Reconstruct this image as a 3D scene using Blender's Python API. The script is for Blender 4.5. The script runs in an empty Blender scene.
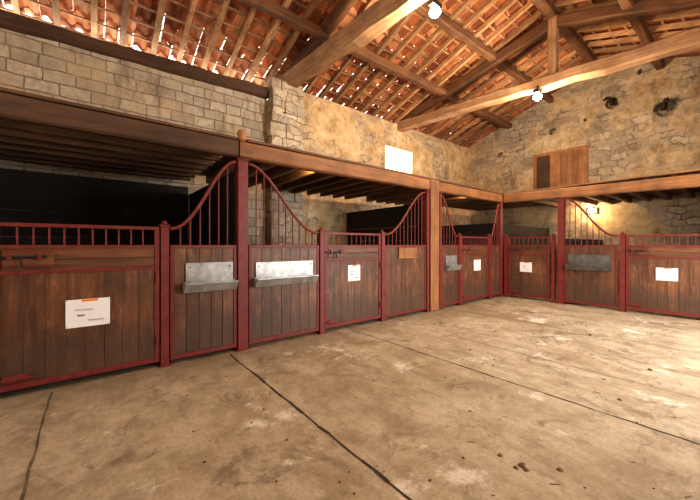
import bpy, math, random
from mathutils import Vector, Matrix
random.seed(7)
S = bpy.context.scene
H=1.35; D=4.08; RX=8.4; WY=7.0; GX=11.8; RY=-1.7; FX=-4.5
RIDGE_Y=2.8; RIDGE_Z=6.8; SL=0.345
def roofz(y): return RIDGE_Z-SL*abs(y-RIDGE_Y)

# ---------------------------------------------------------------- materials
def new_mat(name):
    m=bpy.data.materials.new(name); m.use_nodes=True
    nt=m.node_tree; b=nt.nodes['Principled BSDF']
    return m,nt,b
def N(nt,t,**k):
    n=nt.nodes.new(t)
    for a,v in k.items(): setattr(n,a,v)
    return n
def mix(nt,fac,a,b,mode='MIX'):
    n=N(nt,'ShaderNodeMix',data_type='RGBA',blend_type=mode)
    for s,v in ((n.inputs[0],fac),(n.inputs[6],a),(n.inputs[7],b)):
        if hasattr(v,'is_output'): nt.links.new(v,s)
        elif isinstance(v,(int,float)): s.default_value=v
        else: s.default_value=(*v,1)
    return n.outputs[2]
def ramp(nt,src,stops):
    r=N(nt,'ShaderNodeValToRGB'); e=r.color_ramp.elements
    while len(e)<len(stops): e.new(0.5)
    for i,(p,c) in enumerate(stops):
        e[i].position=p; e[i].color=(*c,1) if not isinstance(c,(int,float)) else (c,c,c,1)
    nt.links.new(src,r.inputs[0]); return r.outputs[0]
def coords(nt,scale=(1,1,1),swap=None):
    tc=N(nt,'ShaderNodeTexCoord'); src=tc.outputs['Object']
    if swap:
        sp=N(nt,'ShaderNodeSeparateXYZ'); nt.links.new(src,sp.inputs[0])
        cb=N(nt,'ShaderNodeCombineXYZ')
        for i,ax in enumerate(swap):
            nt.links.new(sp.outputs['XYZ'.index(ax)],cb.inputs[i])
        src=cb.outputs[0]
    mp=N(nt,'ShaderNodeMapping'); mp.inputs['Scale'].default_value=scale
    nt.links.new(src,mp.inputs[0]); return mp.outputs[0]
def noise(nt,vec,scale,detail=4,rough=.55,dist=0):
    n=N(nt,'ShaderNodeTexNoise'); n.inputs['Scale'].default_value=scale
    n.inputs['Detail'].default_value=detail; n.inputs['Roughness'].default_value=rough
    n.inputs['Distortion'].default_value=dist
    nt.links.new(vec,n.inputs['Vector']); return n.outputs[0]
def bump(nt,b,h,strength=.4,dist=.02):
    n=N(nt,'ShaderNodeBump'); n.inputs['Strength'].default_value=strength; n.inputs['Distance'].default_value=dist
    nt.links.new(h,n.inputs['Height']); nt.links.new(n.outputs[0],b.inputs['Normal'])
def wood(name,dark,light,axis='z',rough=.6,island=.5,dirt=None,lowgrime=False):
    m,nt,b=new_mat(name)
    st={'x':(.8,14,14),'y':(14,.8,14),'z':(14,14,.8)}[axis]
    oi=N(nt,'ShaderNodeObjectInfo')
    def shifted(v):
        a=N(nt,'ShaderNodeVectorMath',operation='MULTIPLY_ADD'); nt.links.new(oi.outputs['Random'],a.inputs[0]); a.inputs[1].default_value=(17,17,17); nt.links.new(v,a.inputs[2]); return a.outputs[0]
    v=shifted(coords(nt,st)); g=noise(nt,v,1.6,6,.6,.6)
    col=ramp(nt,g,[(.3,dark),(.7,light)])
    geo=N(nt,'ShaderNodeNewGeometry')
    rr=ramp(nt,geo.outputs['Random Per Island'],[(0,1-island),(1,1+island*.5)])
    col=mix(nt,1.0,col,rr,'MULTIPLY')
    v0=coords(nt); v2=shifted(v0); d=noise(nt,v2,2.2,5,.6)
    col=mix(nt,ramp(nt,d,[(.42,0.0),(.75,.75)]),col,dirt if dirt else tuple(c*.45 for c in dark))
    if lowgrime:
        s=noise(nt,shifted(coords(nt,(3,3,1.0))),3.5,9,.78)
        col=mix(nt,ramp(nt,s,[(.52,0.0),(.66,.45)]),col,(.33,.18,.10))
        k=noise(nt,v2,3.3,8,.72,.8)
        col=mix(nt,ramp(nt,k,[(.52,0.0),(.68,.55)]),col,(.045,.022,.014))
        sp=N(nt,'ShaderNodeSeparateXYZ'); nt.links.new(v0,sp.inputs[0])
        ma=N(nt,'ShaderNodeMath',operation='MULTIPLY_ADD'); nt.links.new(k,ma.inputs[0]); ma.inputs[1].default_value=-.7
        nt.links.new(sp.outputs[2],ma.inputs[2])
        col=mix(nt,ramp(nt,ma.outputs[0],[(.0,.65),(.25,0.0)]),col,(.060,.036,.023))
    nt.links.new(col,b.inputs['Base Color']); b.inputs['Roughness'].default_value=rough
    bump(nt,b,g,.35,.01); return m
def flat(name,c,rough=.5,metal=0,var=.25,sc=6,c2=None):
    m,nt,b=new_mat(name); v=coords(nt); n=noise(nt,v,sc,5,.6)
    col=mix(nt,ramp(nt,n,[(.35,0.0),(.7,1.0)]),tuple(x*(1-var) for x in c),c2 if c2 else tuple(min(1,x*(1+var)) for x in c))
    nt.links.new(col,b.inputs['Base Color']); b.inputs['Roughness'].default_value=rough; b.inputs['Metallic'].default_value=metal
    bump(nt,b,n,.1,.005); return m

M_door=wood('door_wood',(.075,.029,.014),(.22,.090,.038),'z',.5,.4,None,True)
M_doorh=wood('door_wood_h',(.075,.029,.014),(.22,.090,.038),'x',.5,.4)
M_red=flat('red_painted_steel',(.20,.013,.016),.55,0,.35,14,(.17,.032,.02))
M_beam=wood('old_beam',(.32,.17,.085),(.60,.37,.20),'x',.75,.15)
M_beamd=wood('dark_beam',(.12,.055,.025),(.27,.13,.058),'x',.75,.25)
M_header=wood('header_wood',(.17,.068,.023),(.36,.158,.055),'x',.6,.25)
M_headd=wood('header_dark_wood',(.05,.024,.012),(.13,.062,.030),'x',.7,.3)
M_raft=wood('rafter_wood',(.30,.150,.065),(.62,.37,.19),'y',.8,.5)
M_joist=wood('joist_wood',(.17,.078,.032),(.38,.19,.08),'y',.75,.4)
M_joistx=wood('joist_wood_x',(.10,.048,.022),(.22,.11,.05),'x',.75,.4)
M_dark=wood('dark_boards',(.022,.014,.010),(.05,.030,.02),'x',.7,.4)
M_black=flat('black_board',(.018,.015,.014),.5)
M_post=wood('post_wood',(.22,.09,.03),(.44,.20,.072),'z',.7,.3)
M_hatch=wood('hatch_wood',(.26,.105,.036),(.48,.225,.085),'z',.7,.4)
M_steel=flat('galvanised_steel',(.34,.34,.335),.42,.6,.3,8)
M_steeld=flat('dull_steel',(.14,.13,.12),.5,.5,.3,8)
M_paper=flat('white_sheet',(.78,.78,.78),.5,0,.03)
M_orange=flat('orange_label',(.80,.22,.03),.5,0,.1)
M_ink=flat('ink',(.06,.06,.10),.6)
M_blackm=flat('iron',(.03,.028,.026),.5,.5)
def emis(name,c,s):
    m,nt,b=new_mat(name); b.inputs['Base Color'].default_value=(*c,1)
    b.inputs['Emission Color'].default_value=(*c,1); b.inputs['Emission Strength'].default_value=s; return m
M_bulb=emis('lamp_glass',(1,.90,.74),90)
M_bulk=emis('bulkhead_glass',(1,.84,.55),45)
M_straw=flat('straw_and_dung',(.16,.10,.05),.9,0,.5,20)

def wobble(nt,v,amps):
    src=v
    for sc,am in amps:
        w=N(nt,'ShaderNodeTexNoise'); w.inputs['Scale'].default_value=sc; w.inputs['Detail'].default_value=2; nt.links.new(v,w.inputs['Vector'])
        va=N(nt,'ShaderNodeVectorMath',operation='MULTIPLY_ADD'); nt.links.new(w.outputs[1],va.inputs[0]); va.inputs[1].default_value=(am,am,0); nt.links.new(src,va.inputs[2]); src=va.outputs[0]
    return src
def brick(nt,vec,w,h,c1,c2,mo,ms=.014,off=.5):
    br=N(nt,'ShaderNodeTexBrick'); nt.links.new(vec,br.inputs['Vector']); br.offset=off; br.squash=.8; br.squash_frequency=3
    br.inputs['Scale'].default_value=1; br.inputs['Brick Width'].default_value=w; br.inputs['Row Height'].default_value=h
    br.inputs['Mortar Size'].default_value=ms; br.inputs['Mortar Smooth'].default_value=.5
    br.inputs['Color1'].default_value=(*c1,1); br.inputs['Color2'].default_value=(*c2,1); br.inputs['Mortar'].default_value=(*mo,1)
    return br
def m_block():
    m,nt,b=new_mat('concrete_block_wall')
    v=coords(nt,(1,1,1),'XZY'); vv=wobble(nt,v,[(3,.05),(14,.02)])
    br=brick(nt,vv,.40,.2,(.40,.35,.28),(.64,.57,.47),(.22,.18,.135),.012)
    n=noise(nt,v,6,8,.78); c=mix(nt,ramp(nt,n,[(.40,0.0),(.66,.8)]),br.outputs[0],(.28,.225,.165))
    n2=noise(nt,v,1.3,7,.7); c=mix(nt,ramp(nt,n2,[(.45,0.0),(.60,.75)]),c,(.50,.39,.26))
    n4=noise(nt,coords(nt,(2,.6,1),'XZY'),1.1,8,.75); c=mix(nt,ramp(nt,n4,[(.52,0.0),(.64,.65)]),c,(.17,.13,.095))
    n3=noise(nt,v,30,4,.7); c=mix(nt,ramp(nt,n3,[(.5,0.0),(.75,.4)]),c,(.16,.12,.08))
    nt.links.new(c,b.inputs['Base Color']); b.inputs['Roughness'].default_value=.95
    inv=N(nt,'ShaderNodeMath',operation='SUBTRACT'); inv.inputs[0].default_value=1; nt.links.new(br.outputs[1],inv.inputs[1])
    ma=N(nt,'ShaderNodeMath',operation='MULTIPLY_ADD'); nt.links.new(n,ma.inputs[0]); ma.inputs[1].default_value=1.1; nt.links.new(inv.outputs[0],ma.inputs[2])
    bump(nt,b,ma.outputs[0],.8,.03); return m
def m_rubble(name,swap,plaster=.5,tint=(1,1,1)):
    m,nt,b=new_mat(name)
    T=lambda c:tuple(a*t for a,t in zip(c,tint))
    v=coords(nt,(1,1,1),swap); vv=wobble(nt,v,[(1.3,.42),(4,.20),(14,.05)])
    br=brick(nt,vv,.36,.18,(0,0,0),(1,1,1),(.5,.5,.5),.018,.37)
    sp=N(nt,'ShaderNodeSeparateColor'); nt.links.new(br.outputs[0],sp.inputs[0])
    st=ramp(nt,sp.outputs[0],[(0,T((.36,.30,.22))),(.35,T((.54,.45,.32))),(.65,T((.66,.57,.42))),(1,T((.42,.37,.30)))])
    mf=noise(nt,v,2.2,4,.6); mfac=N(nt,'ShaderNodeMath',operation='MULTIPLY'); nt.links.new(br.outputs[1],mfac.inputs[0]); nt.links.new(ramp(nt,mf,[(.4,.15),(.6,1.0)]),mfac.inputs[1])
    c=mix(nt,mfac.outputs[0],st,T((.27,.21,.14)))
    fine=noise(nt,v,9,10,.8)
    c=mix(nt,ramp(nt,fine,[(.42,0.0),(.68,.8)]),c,T((.25,.19,.13)))
    big=noise(nt,v,.9,9,.7,.6)
    pm=ramp(nt,big,[(plaster-.04,0.0),(plaster+.05,.92)])
    pn=noise(nt,v,2.2,9,.75)
    pl=ramp(nt,pn,[(.36,T((.30,.19,.095))),(.46,T((.56,.40,.215))),(.56,T((.68,.54,.34))),(.68,T((.84,.77,.62)))])
    c=mix(nt,pm,c,pl)
    sm=noise(nt,coords(nt,(1,.4,1),swap),1.5,9,.75)
    c=mix(nt,ramp(nt,sm,[(.54,0.0),(.66,.75)]),c,T((.16,.12,.08)))
    g=noise(nt,v,38,4,.7); c=mix(nt,ramp(nt,g,[(.52,0.0),(.75,.45)]),c,T((.18,.14,.10)))
    nt.links.new(c,b.inputs['Base Color']); b.inputs['Roughness'].default_value=.95
    hh=ramp(nt,mfac.outputs[0],[(0,1.0),(1,.0)])
    h2=mix(nt,pm,hh,(.95,.95,.95)); h3=mix(nt,.5,h2,fine)
    bump(nt,b,h3,.9,.05); return m
M_block=m_block()
M_rubL=m_rubble('rubble_stone_left','XZY',.47,(1.08,1.0,.93))
M_rubG=m_rubble('rubble_stone_gable','YZX',.50,(.88,.85,.84))
M_pillar=m_rubble('pillar_stone','XZY',.6,(1.1,1.1,1.15))
def m_tile():
    m,nt,b=new_mat('terracotta_tiles'); geo=N(nt,'ShaderNodeNewGeometry')
    c=ramp(nt,geo.outputs['Random Per Island'],[(0,(.22,.07,.028)),(.3,(.43,.145,.058)),(.65,(.62,.24,.10)),(.88,(.74,.41,.22)),(1,(.32,.12,.065))])
    v=coords(nt); n=noise(nt,v,4,6,.65); c=mix(nt,ramp(nt,n,[(.4,0.0),(.75,.75)]),c,(.16,.07,.032))
    nt.links.new(c,b.inputs['Base Color']); b.inputs['Roughness'].default_value=.9; bump(nt,b,n,.3,.01); return m
M_tile=m_tile()
def N2(nt,src,a,b_):
    r=N(nt,'ShaderNodeMapRange'); r.inputs['From Min'].default_value=a; r.inputs['From Max'].default_value=b_; nt.links.new(src,r.inputs[0]); return r.outputs[0]
def m_floor():
    m,nt,b=new_mat('worn_concrete_floor'); v=coords(nt)
    a=noise(nt,v,.5,9,.7,.6); f=noise(nt,v,4,10,.82,.3); g=noise(nt,v,50,5,.75)
    c=ramp(nt,a,[(.30,(.27,.205,.13)),(.44,(.39,.31,.21)),(.55,(.50,.415,.30)),(.70,(.60,.53,.41))])
    c=mix(nt,ramp(nt,f,[(.42,0.0),(.60,.75)]),c,(.25,.19,.12))
    s=noise(nt,coords(nt,(1,.35,1)),2.6,9,.8); c=mix(nt,ramp(nt,s,[(.48,0.0),(.62,.6)]),c,(.58,.50,.38))
    c=mix(nt,ramp(nt,g,[(.48,0.0),(.72,.55)]),c,(.18,.135,.09))
    d=noise(nt,v,1.7,9,.78,1.2); c=mix(nt,ramp(nt,d,[(.54,0.0),(.63,.75)]),c,(.17,.12,.075))
    w=noise(nt,v,1.35,8,.72); c=mix(nt,ramp(nt,w,[(.58,0.0),(.64,.75)]),c,(.72,.68,.59))
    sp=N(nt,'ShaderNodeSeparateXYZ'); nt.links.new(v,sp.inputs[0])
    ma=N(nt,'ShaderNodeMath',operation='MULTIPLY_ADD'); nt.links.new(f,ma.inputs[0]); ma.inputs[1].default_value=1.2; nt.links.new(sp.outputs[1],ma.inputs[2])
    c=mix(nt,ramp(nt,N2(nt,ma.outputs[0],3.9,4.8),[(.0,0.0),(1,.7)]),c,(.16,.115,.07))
    nt.links.new(c,b.inputs['Base Color'])
    nt.links.new(ramp(nt,a,[(.3,.42),(.7,.65)]),b.inputs['Roughness'])
    h=mix(nt,.4,f,g); bump(nt,b,h,.45,.014); return m
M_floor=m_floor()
M_joint=flat('dark_joint',(.05,.036,.024),.95,0,.4,12)
M_joint2=flat('filled_joint',(.15,.115,.075),.95,0,.4,12)

# ---------------------------------------------------------------- mesh builder
import bmesh
class MB:
    def __init__(s): s.v=[];s.f=[];s.m=[];s.mats=[]
    def mi(s,m):
        if m not in s.mats: s.mats.append(m)
        return s.mats.index(m)
    def box(s,x0,x1,y0,y1,z0,z1,m):
        i=len(s.v); s.v+=[(x0,y0,z0),(x1,y0,z0),(x1,y1,z0),(x0,y1,z0),(x0,y0,z1),(x1,y0,z1),(x1,y1,z1),(x0,y1,z1)]
        for f in ((0,3,2,1),(4,5,6,7),(0,1,5,4),(1,2,6,5),(2,3,7,6),(3,0,4,7)): s.f.append([i+k for k in f]); s.m.append(s.mi(m))
    def prism(s,prof,y0,y1,m,ax='x'):
        n=len(prof); i=len(s.v)
        for yy in (y0,y1):
            for a,z in prof: s.v.append((a,yy,z) if ax=='x' else (yy,a,z))
        s.f.append([i+k for k in range(n)]); s.f.append([i+n+k for k in reversed(range(n))]); s.m+=[s.mi(m)]*2
        for k in range(n):
            s.f.append([i+k,i+n+k,i+n+(k+1)%n,i+(k+1)%n]); s.m.append(s.mi(m))
    def tube(s,pts,r,m,n=8):
        pts=[Vector(p) for p in pts]; i=len(s.v); mi=s.mi(m)
        rs=r if isinstance(r,list) else [r]*len(pts)
        for k,p in enumerate(pts):
            t=(pts[min(k+1,len(pts)-1)]-pts[max(k-1,0)]).normalized()
            a=Vector((0,1,0)) if abs(t.y)<.9 else Vector((1,0,0))
            u=t.cross(a).normalized(); w=t.cross(u).normalized()
            for j in range(n):
                an=2*math.pi*(j+.5)/n; s.v.append(tuple(p+rs[k]*(math.cos(an)*u+math.sin(an)*w)))
        for k in range(len(pts)-1):
            for j in range(n):
                s.f.append([i+k*n+j,i+k*n+(j+1)%n,i+(k+1)*n+(j+1)%n,i+(k+1)*n+j]); s.m.append(mi)
        s.f.append([i+j for j in reversed(range(n))]); s.f.append([i+(len(pts)-1)*n+j for j in range(n)]); s.m+=[mi]*2
    def build(s,name,loc=(0,0,0),rot=0,bevel=0,smooth=False,parent=None):
        me=bpy.data.meshes.new(name); me.from_pydata(s.v,[],s.f)
        for m in s.mats: me.materials.append(m)
        for p,k in zip(me.polygons,s.m): p.material_index=k; p.use_smooth=smooth
        bm=bmesh.new(); bm.from_mesh(me); bmesh.ops.recalc_face_normals(bm,faces=bm.faces); bm.to_mesh(me); bm.free()
        o=bpy.data.objects.new(name,me); S.collection.objects.link(o); o.location=loc; o.rotation_euler=(0,0,rot)
        if bevel:
            b=o.modifiers.new('bevel','BEVEL'); b.width=bevel; b.segments=2; b.limit_method='ANGLE'
        if parent: o.parent=parent
        return o
def beam(name,p0,p1,w,h,mat,jit=.012,seg=.5):
    p0=Vector(p0);p1=Vector(p1); L=(p1-p0).length; n=max(2,int(L/seg))
    b=MB(); mi=b.mi(mat)
    for k in range(n+1):
        x=L*k/n; jy=random.uniform(-jit,jit); jz=random.uniform(-jit,jit); ch=.15*min(w,h)
        ww=w/2+random.uniform(-jit,jit); hh=h/2+random.uniform(-jit,jit)
        ring=[(-ww+ch,-hh),(ww-ch,-hh),(ww,-hh+ch),(ww,hh-ch),(ww-ch,hh),(-ww+ch,hh),(-ww,hh-ch),(-ww,-hh+ch)]
        for y,z in ring: b.v.append((x,y+jy,z+jz))
    for k in range(n):
        for j in range(8): b.f.append([k*8+j,k*8+(j+1)%8,(k+1)*8+(j+1)%8,(k+1)*8+j]); b.m.append(mi)
    b.f.append(list(range(8))); b.f.append([n*8+j for j in range(8)]); b.m+=[mi]*2
    o=b.build(name); t=(p1-p0).normalized()
    o.matrix_world=Matrix.Translation(p0)@t.to_track_quat('X','Z').to_matrix().to_4x4()
    return o

# ---------------------------------------------------------------- shell
b=MB(); b.box(FX-.4,GX+.4,RY-.4-4,WY+.4,-.2,0,M_floor); b.build('floor')
b=MB()
for x,y0,y1,w,mt in ((-.30,RY+.1,4.0,.008,M_joint2),(1.31,RY+.1,4.0,.011,M_joint),(3.2,RY+.1,4.0,.009,M_joint),(4.15,RY+.1,4.0,.006,M_joint2),(5.9,RY+.1,4.0,.008,M_joint2)):
    y=y0; o0=0
    while y<y1:
        ye=min(y+.12,y1); o1=random.uniform(-.006,.006); wa=w*random.uniform(.6,1.2)
        i=len(b.v); k=b.mi(mt)
        b.v+=[(x-wa+o0,y,.0015),(x+wa+o0,y,.0015),(x+wa+o1,ye,.0015),(x-wa+o1,ye,.0015)]; b.f.append([i,i+1,i+2,i+3]); b.m.append(k)
        o0=o1; y=ye
b.build('floor_joints')

b=MB(); TH=.4
b.box(FX-.4,3.4,WY,WY+.25,0,4.72,M_block)
b.build('wall_left')
WX0,WX1,WZ0,WZ1=7.0,8.25,3.68,4.42
b=MB(); zt=roofz(WY+TH)-.02
b.box(3.4,WX0,WY,WY+TH,0,zt,M_rubL); b.box(WX1,GX,WY,WY+TH,0,zt,M_rubL)
b.box(WX0,WX1,WY,WY+TH,0,WZ0,M_rubL); b.box(WX0,WX1,WY,WY+TH,WZ1,zt,M_rubL)
b.build('wall_left_stone')
b=MB()
b.box(WX0,WX0+.03,WY+.34,WY+.38,WZ0,WZ1,M_paper); b.box(WX1-.03,WX1,WY+.34,WY+.38,WZ0,WZ1,M_paper)
b.box(WX0+.03,WX1-.03,WY+.34,WY+.38,WZ0,WZ0+.03,M_paper); b.box(WX0+.03,WX1-.03,WY+.34,WY+.38,WZ1-.03,WZ1,M_paper)
b.box((WX0+WX1)/2-.012,(WX0+WX1)/2+.012,WY+.34,WY+.38,WZ0+.03,WZ1-.03,M_paper)
b.build('window_1')
b=MB(); z=0
while z<5.14:
    h=min(random.uniform(.2,.34),5.15-z)
    if h<.04: break
    j=lambda:random.uniform(-.035,.035)
    xs=3.12+j(); xe=3.92+j(); xm=random.uniform(3.35,3.7)
    b.box(xs,xm,WY-.3+j(),WY,z,z+h,M_pillar); b.box(xm+.006,xe,WY-.3+j(),WY,z,z+h,M_pillar); z+=h
b.build('stone_pillar',bevel=.02)
b=MB(); prof=[(WY+TH,0),(WY+TH,roofz(WY+TH)-.03),(RIDGE_Y,RIDGE_Z-.03),(RY-TH,roofz(RY-TH)-.03),(RY-TH,0)]
b.prism(prof,GX,GX+.4,M_rubG,'y'); gable=b.build('wall_back')
cut=MB()
def gp(u,v):
    dx=200+.78*(u-350); dy=249.6-.625*(u-350); t=GX/dx; return dy*t, H+(245-v)*t
for u,v,s in ((500,155,.11),(552,132,.12),(612,103,.17),(640,72,.07),(665,108,.22),(585,120,.05),(520,140,.05)):
    y,z=gp(u,v); r=s
    ring=[(y+math.cos(a)*r*random.uniform(.7,1.2),z+math.sin(a)*r*1.15*random.uniform(.7,1.2)) for a in [k*math.pi/4 for k in range(8)]]
    cut.prism(ring,GX-.1,GX+.25,M_rubG,'y')
co=cut.build('putlog_cutter'); md=gable.modifiers.new('holes','BOOLEAN'); md.object=co; md.operation='DIFFERENCE'; md.solver='EXACT'
dg=bpy.context.evaluated_depsgraph_get(); nm=bpy.data.meshes.new_from_object(gable.evaluated_get(dg)); gable.modifiers.clear(); gable.data=nm
bpy.data.objects.remove(co)
def bracket(u,v,s,flip=1):
    y,z=gp(u,v); b=MB()
    b.box(-.012,0,-s*.45,s*.45,-s*.8,s*.6,M_blackm)
    pts=[(-.0,0,-s*.5),(-.05,0,-s*.1),(-.10,flip*.02,s*.35),(-.16,flip*.05,s*.62),(-.24,flip*.08,s*.5),(-.31,flip*.11,s*.1),(-.34,flip*.12,-s*.15)]
    b.tube(pts,[s*.42,s*.38,s*.33,s*.32,s*.30,s*.20,s*.16],M_dark,10)
    for e in (-1,1): b.tube([(-.15,flip*.05+e*s*.2,s*.8),(-.14,flip*.05+e*s*.22,s*1.15)],[s*.12,s*.03],M_dark,6)
    b.build('wall_bracket',(GX-.003,y,z),0,0,True)
bracket(612,102,.13); bracket(664,106,.15,-1)
b=MB()
b.box(FX-.4,4.3,RY-.4,RY,0,roofz(RY-.4)-.03,M_rubL); b.box(7.3,GX,RY-.4,RY,0,roofz(RY-.4)-.03,M_rubL); b.box(4.3,7.3,RY-.4,RY,2.9,roofz(RY-.4)-.03,M_rubL)
b.build('wall_right')
b=MB()
b.box(FX-.4,FX,RY-.0,.6,0,5,M_rubG); b.box(FX-.4,FX,3.6,WY,0,5,M_rubG); b.box(FX-.4,FX,.6,3.6,3.2,5,M_rubG)
b.prism([(WY,5),(WY,roofz(WY)-.03),(RIDGE_Y,RIDGE_Z-.03),(RY,roofz(RY)-.03),(RY,5)],FX-.4,FX,M_rubG,'y')
b.build('wall_front')

# ---------------------------------------------------------------- roof
rl=MB(); TW=.215; EX=.33; cosA=1/math.sqrt(1+SL*SL)
mi=rl.mi(M_tile)
OV=.50
for side in (1,-1):
    ymax = (WY+OV+.05-RIDGE_Y) if side>0 else (RIDGE_Y-(RY-.5))
    nrow=int(ymax/(EX*cosA))+1
    for r in range(nrow):
        d0=r*EX*cosA; d1=min((r+1.22)*EX*cosA,ymax+.05)
        x=FX-.5
        while x<GX+.5:
            jz=random.uniform(-.008,.008); i=len(rl.v); n=7; nar=1.0
            if r>=nrow-4 and side>0: nar=random.choice([1,1,.9,.84]); jz+=random.uniform(-.015,.015)
            if r==nrow-1 and side>0: d1=ymax+.05+random.uniform(-.06,.08)
            for (dd,lift) in ((d0,.0),(d1,.04)):
                for k in range(n):
                    a=k/(n-1); zz=.045*math.sin(a*2*math.pi)
                    rl.v.append((x+a*TW*1.1*nar,RIDGE_Y+side*dd,RIDGE_Z-SL*dd+.05+lift+zz+jz))
            for k in range(n-1): rl.f.append([i+k,i+k+1,i+n+k+1,i+n+k]); rl.m.append(mi)
            x+=TW
rl.build('ceiling_roof_tiles',smooth=True)
rb=MB()
for side in (1,-1):
    ymax=(WY+OV-RIDGE_Y) if side>0 else (RIDGE_Y-(RY-.45))
    r=0
    while r*EX*cosA<ymax:
        d=r*EX*cosA+.05; y=RIDGE_Y+side*d; z=RIDGE_Z-SL*d-.015
        rb.box(FX,GX,y-.02,y+.02,z,z+.026,M_raft); r+=1
    x=FX+.25
    while x<GX-.1:
        w=.04+random.uniform(-.006,.006); dx=random.uniform(-.03,.03); L=ymax
        i=len(rb.v); k=rb.mi(M_raft)
        for (d) in (0,L):
            for xx,zz in ((-w,-.115),(w,-.115),(w,-.016),(-w,-.016)):
                rb.v.append((x+dx+xx,RIDGE_Y+side*d,RIDGE_Z-SL*d+zz))
        for f in ((0,1,2,3),(7,6,5,4),(0,4,5,1),(1,5,6,2),(2,6,7,3),(3,7,4,0)): rb.f.append([i+q for q in f]); rb.m.append(k)
        x+=.47
rb.build('roof_rafters')
beam('ridge_beam',(FX,RIDGE_Y,RIDGE_Z-.22),(GX-.01,RIDGE_Y,RIDGE_Z-.22),.2,.2,M_beamd)
for y in (5.45,4.1,1.5,.15):
    beam('purlin',(FX+.01,y,roofz(y)-.22),(GX-.01,y,roofz(y)-.22),.17,.19,M_beamd)
beam('wall_plate_beam',(FX,WY+.05,4.60),(3.15,WY+.05,4.87),.26,.25,M_headd)
beam('wall_plate_beam',(FX,RY-.15,roofz(RY)-.3),(GX,RY-.15,roofz(RY)-.3),.2,.2,M_beamd)
def truss(xl,xr,zl,zr,w,h,mat):
    root=bpy.data.objects.new('roof_truss',None); S.collection.objects.link(root)
    def ch(o,n): o.name=n; o.parent=root
    X=lambda y: xl+(xr-xl)*(WY-y)/(WY-RY)
    Z=lambda y: zl+(zr-zl)*(WY-y)/(WY-RY)
    ch(beam('b',(X(WY+.1),WY+.1,Z(WY)),(X(RY-.1),RY-.1,Z(RY)),w,h,mat,.02),'tie_beam')
    xk=X(RIDGE_Y)
    ch(beam('b',(xk,RIDGE_Y,Z(RIDGE_Y)+h/2-.02),(xk,RIDGE_Y,RIDGE_Z-.3),.18,.22,mat),'king_post')
    ch(beam('b',(X(6.75),6.75,Z(6.7)+.18),(xk,RIDGE_Y,RIDGE_Z-.38),.17,.24,M_beamd),'principal_rafter_1')
    ch(beam('b',(X(-1.3),-1.3,Z(-1.3)+.18),(xk,RIDGE_Y,RIDGE_Z-.38),.17,.24,M_beamd),'principal_rafter_2')
truss(3.62,4.05,5.24,5.12,.34,.34,M_beam)
truss(7.66,8.72,5.14,5.02,.26,.28,M_beam)
truss(-2.0,-2.0,5.15,5.15,.28,.28,M_beam)

# ---------------------------------------------------------------- stall parts
def planksV(b,x0,x1,z0,z1,m,y0=.01,y1=.04,w=.145):
    n=max(1,round((x1-x0)/w)); s=(x1-x0)/n
    for i in range(n): b.box(x0+i*s+.0015,x0+(i+1)*s-.0015,y0+random.uniform(-.002,.002),y1,z0,z1,m)
def bars(b,x0,x1,z0,zf,sp=.105):
    n=round((x1-x0)/sp); s=(x1-x0)/n
    for i in range(1,n):
        x=x0+i*s; b.tube([(x,.025,z0),(x,.025,zf(x))],.009,M_red,8)
def place(kind,s):
    return ((s,D,0),0) if kind=='L' else ((RX,-s,0),-math.pi/2)
def door(kind,s0,s1,latch='l'):
    w=s1-s0; b=MB(); f=.045
    b.box(0,f,0,.05,.06,1.55,M_red); b.box(w-f,w,0,.05,.06,1.55,M_red)
    for z0,z1 in ((1.515,1.55),(1.315,1.35),(1.085,1.12),(.06,.115)): b.box(f,w-f,0,.05,z0,z1,M_red)
    planksV(b,f,w-f,.115,1.085,M_door)
    b.box(f,w-f,.012,.04,1.12,1.216,M_doorh); b.box(f,w-f,.011,.04,1.22,1.315,M_doorh)
    bars(b,f,w-f,1.35,lambda x:1.515)
    lx=f+.02 if latch=='l' else w-f-.36
    b.box(lx,lx+.33,-.004,.012,1.15,1.30,M_doorh); b.box(lx,lx+.33,-.008,-.004,1.155,1.17,M_red); b.box(lx,lx+.33,-.008,-.004,1.28,1.295,M_red)
    b.tube([(lx-.06,-.02,1.24),(lx+.28,-.02,1.24)],.012,M_blackm)
    b.tube([(lx+.12,-.02,1.24),(lx+.12,-.05,1.20),(lx+.12,-.05,1.14)],.009,M_blackm)
    b.box(lx+.03,lx+.06,-.035,-.004,1.21,1.27,M_red); b.box(lx+.22,lx+.25,-.035,-.004,1.21,1.27,M_red)
    b.box(lx,lx+.16,-.01,0.01,.13,.19,M_red); b.tube([(lx-.05,-.02,.16),(lx+.18,-.02,.16)],.01,M_red)
    hx=w-.02 if latch=='l' else .02
    for z in (.3,1.0): b.tube([(hx,-.012,z-.05),(hx,-.012,z+.05)],.016,M_red)
    loc,r=place(kind,s0); return b.build('stall_door',loc,r,.004)
def cz(a):
    sm=a*a*(3-2*a); return 1.535+.875*sm**1.15
def panel(kind,s0,s1,rise,plate=None):
    w=s1-s0; b=MB(); f=.035
    b.box(0,f,0,.05,.05,1.35,M_red); b.box(w-f,w,0,.05,.05,1.35,M_red)
    b.box(f,w-f,0,.05,.05,.10,M_red); b.box(f,w-f,0,.05,1.31,1.35,M_red)
    planksV(b,f,w-f,.10,1.31,M_door)
    zf=(lambda x:cz(min(1,max(0,x/w)))) if rise=='r' else (lambda x:cz(min(1,max(0,1-x/w))))
    pts=[(w*k/18,.025,zf(w*k/18)) for k in range(19)]
    b.tube(pts,.021,M_red,8); bars(b,0,w,1.35,zf)
    loc,r=place(kind,s0); return b.build('stall_panel',loc,r,.003)
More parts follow.
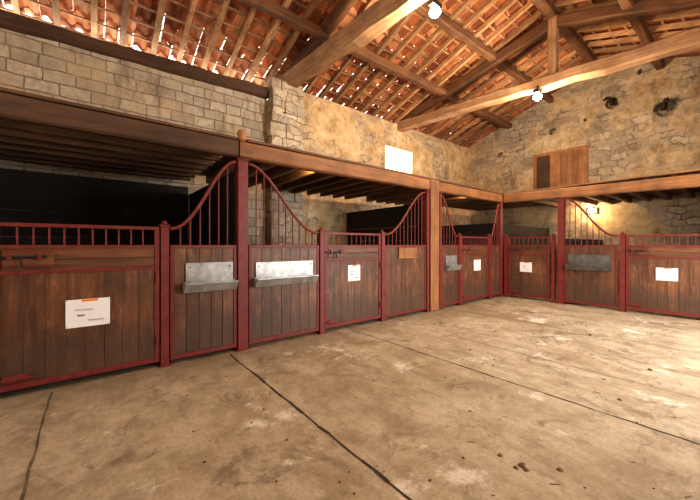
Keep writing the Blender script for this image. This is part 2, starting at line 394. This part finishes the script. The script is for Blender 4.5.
def post(kind,s,h,w=.08,d=.08):
    b=MB(); b.box(-w/2,w/2,-.015,d,0,h,M_red); b.box(-w/2-.012,w/2+.012,-.027,d+.012,h,h+.018,M_red)
    b.box(-w/2-.03,w/2+.03,-.045,d+.03,0,.012,M_red)
    if h<1.8: b.tube([(0,d/2-.01,h+.018),(0,d/2-.01,h+.03),(0,d/2-.01,h+.05),(0,d/2-.01,h+.065)],[.02,.032,.028,.008],M_red,10)
    loc,r=place(kind,s); return b.build('stall_post',loc,r,.004)
def trough(kind,s0,s1,z0,z1,mat):
    w=s1-s0; b=MB()
    b.box(.03,w-.03,-.012,-.004,z0+.08,z1,mat)
    b.box(.03,w-.03,-.02,-.012,z1-.012,z1,mat)
    pr=[(-.005,z0+.12),(-.005,z0),(-.07,z0),(-.12,z0+.10),(-.135,z0+.10),(-.135,z0+.112),(-.115,z0+.112),(-.064,z0+.012),(-.015,z0+.012),(-.015,z0+.12)]
    b.prism(pr,0.008,w-.008,mat,'y')
    for x0 in (0,w-.008): b.prism([(-.005,z0),(-.07,z0),(-.135,z0+.112),(-.005,z0+.112)],x0,x0+.008,mat,'y')
    for x in (.07,w-.07): b.tube([(x,-.022,z1-.05),(x,-.01,z1-.05)],.012,M_steeld)
    loc,r=place(kind,s0); return b.build('feed_trough',loc,r)
def sheet(kind,s0,s1,z0,z1):
    w=s1-s0; h=z1-z0; b=MB(); y=-.008
    b.box(0,w,y,-.001,z0,z1,M_paper); b.box(w*.35,w*.72,y-.001,y,z1-h*.09,z1-h*.01,M_orange)
    for r,(a,c) in enumerate(((.2,.62),(.25,.42),(.5,.85))):
        zz=z0+h*(.62-.2*r); pts=[]; n=26
        for k in range(n+1):
            t=k/n; pts.append((w*(a+(c-a)*t),y-.001,zz+h*.05*math.sin(k*1.9+r)*math.cos(k*.7)))
        b.tube(pts,.0022,M_ink,4)
    for x,z in ((.01,.01),(w-.01,.01),(.01,h-.01),(w-.01,h-.01)): b.tube([(x,y-.002,z0+z),(x,y+.002,z0+z)],.004,M_steeld)
    loc,r=place(kind,s0); return b.build('notice_sheet',loc,r)

e=.053
post('L',-.74,1.56); post('L',.62,1.56); post('L',2.72,1.56); post('L',4.02,1.56); post('L',6.45,1.56); post('L',7.78,1.56)
panel('L',-1.98,-.74-e,'l'); post('L',-2.06,2.44,.12,.12)
door('L',-2.06-1.4,-2.06-.1)
door('L',-.74+e,.62-e)
panel('L',.62+e,1.50-.08,'r'); post('L',1.50,2.44,.13,.13)
panel('L',1.50+.08,2.72-e,'l'); door('L',2.72+e,4.02-e); panel('L',4.02+e,5.235,'r')
post('L',5.285,2.44,.07,.10); post('L',5.715,2.44,.07,.10)
b=MB(); b.box(5.36,5.64,D-.03,D+.22,0,2.69,M_post); b.build('timber_post',bevel=.012)
panel('L',5.765,6.45-e,'l'); door('L',6.45+e,7.78-e); panel('L',7.78+e,8.29,'r')
post('L',8.36,2.44,.1,.1)
trough('L',.80,1.40,.80,1.14,M_steel); trough('L',1.64,2.58,.80,1.12,M_steel); trough('L',5.86,6.34,.80,1.12,M_steel)
sheet('L',-.21,.13,.55,.82); sheet('L',3.22,3.48,.76,1.02); sheet('L',7.02,7.32,.74,1.0)
b=MB(); b.box(4.42,4.95,D-.02,D-.002,1.12,1.30,M_hatch); b.box(4.40,4.97,D-.028,D-.002,1.10,1.12,M_hatch); b.build('name_board',bevel=.004)
post('R',-3.98,1.56); door('R',-3.98+e,-2.95); post('R',-2.88,1.56,.06)
post('R',-2.72,2.40,.12,.12)
panel('R',-2.65,-1.69,'l'); post('R',-1.62,1.56); door('R',-1.62+e,-.30-e); post('R',-.30,1.56)
panel('R',-.30+e,.80,'r'); post('R',.87,2.36,.12,.12); panel('R',.94,1.68,'l')
trough('R',-2.60,-1.78,.80,1.14,M_steeld)
sheet('R',-3.62,-3.34,.68,.92); sheet('R',-1.12,-.82,.68,.92)

# ---------------------------------------------------------------- lofts
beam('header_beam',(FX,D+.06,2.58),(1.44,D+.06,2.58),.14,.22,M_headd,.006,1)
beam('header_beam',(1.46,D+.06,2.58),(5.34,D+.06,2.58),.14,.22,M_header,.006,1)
beam('header_beam',(5.66,D+.06,2.58),(RX+.1,D+.06,2.58),.14,.22,M_header,.006,1)
beam('header_beam',(RX+.06,D-.05,2.56),(RX+.06,RY+.02,2.48),.14,.22,M_header,.006,1)
b=MB(); b.tube([(0,0,0),(0,0,.03),(0,0,.05),(0,0,.09),(0,0,.13),(0,0,.15)],[.055,.06,.035,.06,.045,.01],M_hatch,12)
b.build('post_finial',(1.50,D+.05,2.70),0,0,True)
def deck(name,x0,x1,y0,y1,z,mat,along='x'):
    b=MB(); w=.18
    if along=='x':
        n=int((y1-y0)/w); s=(y1-y0)/n
        for i in range(n): b.box(x0,x1,y0+i*s+.002,y0+(i+1)*s-.002,z,z+.03,mat)
    else:
        n=int((x1-x0)/w); s=(x1-x0)/n
        for i in range(n): b.box(x0+i*s+.002,x0+(i+1)*s-.002,y0,y1,z,z+.03,mat)
    return b.build(name)
deck('loft_deck',FX+.01,1.44,D,WY-.01,2.7,M_joistx)
deck('loft_deck',1.56,RX,D,WY-.36,2.7,M_joistx)
deck('loft_deck',RX+.01,GX-.01,RY+.02,WY-.36,2.68,M_joist,'y')
b=MB(); y=D+.35
while y<WY-.1: b.box(FX+.01,1.42,y-.045,y+.045,2.56,2.698,M_joistx); y+=.36
b.build('loft_joists',bevel=.005)
b=MB(); x=1.75
while x<RX:
    if not(5.3<x<5.7): b.box(x-.04,x+.04,D+.145,WY-.36,2.55,2.698,M_joist)
    x+=.38
b.build('loft_joists',bevel=.005)
b=MB(); y=RY+.2
while y<D-.1: b.box(RX+.145,GX-.01,y-.04,y+.04,2.53,2.678,M_joistx); y+=.4
b.build('loft_joists',bevel=.005)
def part(x,y0,y1,top,mat=M_dark):
    b=MB(); z=.05
    while z<top-.02:
        b.box(x-.02,x+.02,y0,y1,z+.003,min(z+.2,top),mat); z+=.2
    b.box(x-.03,x+.03,y0,y1,top,top+.04,M_blackm)
    b.build('stall_partition')
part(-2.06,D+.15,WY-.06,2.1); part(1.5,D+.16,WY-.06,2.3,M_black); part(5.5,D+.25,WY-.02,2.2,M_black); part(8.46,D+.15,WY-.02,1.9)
def party(y,top,mat=M_dark):
    b=MB(); z=.05
    while z<top-.02:
        b.box(RX+.15,GX-.02,y-.02,y+.02,z+.003,min(z+.2,top),mat); z+=.2
    b.build('stall_partition')
party(2.74,1.5); party(-.9,1.5); party(D+.08,1.9)
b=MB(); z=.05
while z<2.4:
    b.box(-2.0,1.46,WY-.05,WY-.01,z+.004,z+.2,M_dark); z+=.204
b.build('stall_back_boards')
b=MB(); b.tube([(5.44,D+.4,1.75),(5.44,WY-.1,1.75)],.03,M_joist); b.build('partition_rail')

# ---------------------------------------------------------------- gable hatch
b=MB(); y0,y1=3.08,4.62; z0,z1=2.72,4.42; gx=GX-.002
b.box(gx-.06,gx,y1-.1,y1,z0,z1,M_post); b.box(gx-.06,gx,y0,y0+.08,z0,z1,M_post); b.box(gx-.06,gx,y0+.08,y1-.1,z1-.1,z1,M_post)
b.box(gx-.012,gx,y1-.5,y1-.1,z0,z1-.1,M_headd)
y=y0+.08
while y<y1-.55:
    b.box(gx-.05,gx-.01,y+.001,y+.159,z0,z1-.1,M_hatch); y+=.16
b.box(gx-.065,gx-.05,y0+.1,y1-.52,3.0,3.1,M_hatch)
b.build('door_1',bevel=.003)

# ---------------------------------------------------------------- lamps
def lamp(loc,energy,bulb=.09):
    b=MB()
    b.box(-.11,.11,-.05,.05,-.02,.05,M_blackm)
    b.tube([(0,0,.05),(0,0,.16)],.015,M_blackm)
    n=10; pts=[(0,0,-.02-.17*k/n) for k in range(n+1)]
    rs=[max(.012,bulb*math.sin(math.pi*(k+.6)/(n+1.0))) for k in range(n+1)]
    b.tube(pts,rs,M_bulb,14)
    b.build('ceiling_lamp',loc,smooth=False)
    l=bpy.data.lights.new('lamp_light','POINT'); l.energy=energy; l.color=(1,.79,.55); l.shadow_soft_size=.1
    o=bpy.data.objects.new('lamp_light',l); S.collection.objects.link(o); o.location=(loc[0],loc[1],loc[2]-.34)
lamp((4.2,3.1,5.12),300); lamp((7.98,3.05,4.86),320); lamp((-1.7,3.1,5.1),110); lamp((1.4,-.2,5.2),100)  # last two are added fill lamps, out of view, to brighten the interior
def bulkhead(loc,energy,nrm):
    b=MB(); b.box(-.14,.14,-.03,.03,-.08,.08,M_blackm); b.tube([(0,-.03,0),(0,-.07,0),(0,-.12,0)],[.08,.08,.05],M_bulk,12)
    b.build('bulkhead_lamp',loc,nrm)
    l=bpy.data.lights.new('lamp_light','POINT'); l.energy=energy; l.color=(1,.68,.36); l.shadow_soft_size=.08
    d=Vector((math.sin(nrm)*1,-math.cos(nrm),0))*.28
    q=bpy.data.objects.new('lamp_light',l); S.collection.objects.link(q); q.location=Vector(loc)+d
bulkhead((GX-.05,2.98,2.38),65,-math.pi/2)
bulkhead((2.7,D+.18,2.60),13,math.pi)  # added lamp, hidden behind the header to light the stall interior
bulkhead((7.26,D+.18,2.60),8,math.pi)  # likewise an added, unseen lamp to lift the far stall
def area(loc,rot,sx,sy,en,col):
    l=bpy.data.lights.new('daylight','AREA'); l.shape='RECTANGLE'; l.size=sx; l.size_y=sy; l.energy=en; l.color=col
    o=bpy.data.objects.new('daylight',l); S.collection.objects.link(o); o.location=loc; o.rotation_euler=rot
area((5.8,RY-.6,2.0),(math.radians(60),0,0),2.9,2.4,500,(1,.99,.97))
area((7.62,WY+.6,4.3),(math.radians(-75),0,0),1.2,.8,220,(1,.99,.95))

# ---------------------------------------------------------------- debris
b=MB()
def fl(u,v):
    t=H/(v-245); F=320*t; R=(u-350)*t; return F*.625+R*.78, F*.78-R*.625
spots=[(522,466,.03),(526,470,.02),(516,468,.015),(500,455,.02),(560,470,.02),(590,335,.03),(470,350,.02),(650,370,.03),(620,400,.02)]
for k in range(260):
    x=random.uniform(.3,8.0); y=random.uniform(-.8,3.7); spots.append((None,(x,y),random.uniform(.003,.013)))
for sp in spots:
    if sp[0] is None: (x,y),r=sp[1],sp[2]
    else: x,y=fl(sp[0],sp[1]); r=sp[2]
    n=6; a0=random.random()*6; rr=[r*random.uniform(.6,1.3) for _ in range(n)]
    i=len(b.v); mi=b.mi(M_straw)
    b.v+=[(x+math.cos(a0+2*math.pi*k/n)*rr[k],y+math.sin(a0+2*math.pi*k/n)*rr[k],0.0005) for k in range(n)]
    b.v+=[(x+math.cos(a0+2*math.pi*k/n)*rr[k]*.55,y+math.sin(a0+2*math.pi*k/n)*rr[k]*.55,r*.45) for k in range(n)]
    for k in range(n): b.f.append([i+k,i+(k+1)%n,i+n+(k+1)%n,i+n+k]); b.m.append(mi)
    b.f.append([i+n+k for k in range(n)]); b.m.append(mi)
for k in range(120):
    x=random.uniform(.3,8.2); y=random.uniform(-.8,3.9); a=random.random()*3.14; L=random.uniform(.02,.06)
    b.tube([(x,y,.003),(x+math.cos(a)*L,y+math.sin(a)*L,.003)],.0018,M_straw,4)
b.build('floor_debris')

# ---------------------------------------------------------------- world & camera
w=bpy.data.worlds.new('World'); S.world=w; w.use_nodes=True
bg=w.node_tree.nodes['Background']; bg.inputs[0].default_value=(1,.96,.90,1); bg.inputs[1].default_value=6.0
cam=bpy.data.cameras.new('camera'); cam.sensor_width=36; cam.lens=320/700*36; cam.shift_y=-5/700; cam.clip_start=.05
co=bpy.data.objects.new('camera',cam); S.collection.objects.link(co); co.location=(0,0,H)
th=math.atan2(.7805,.6252)
co.rotation_euler=(math.radians(90),0,th-math.pi/2); S.camera=co
S.view_settings.view_transform='Standard'
try: S.view_settings.look='Medium High Contrast'
except Exception: S.view_settings.look='None'
S.view_settings.exposure=-0.33
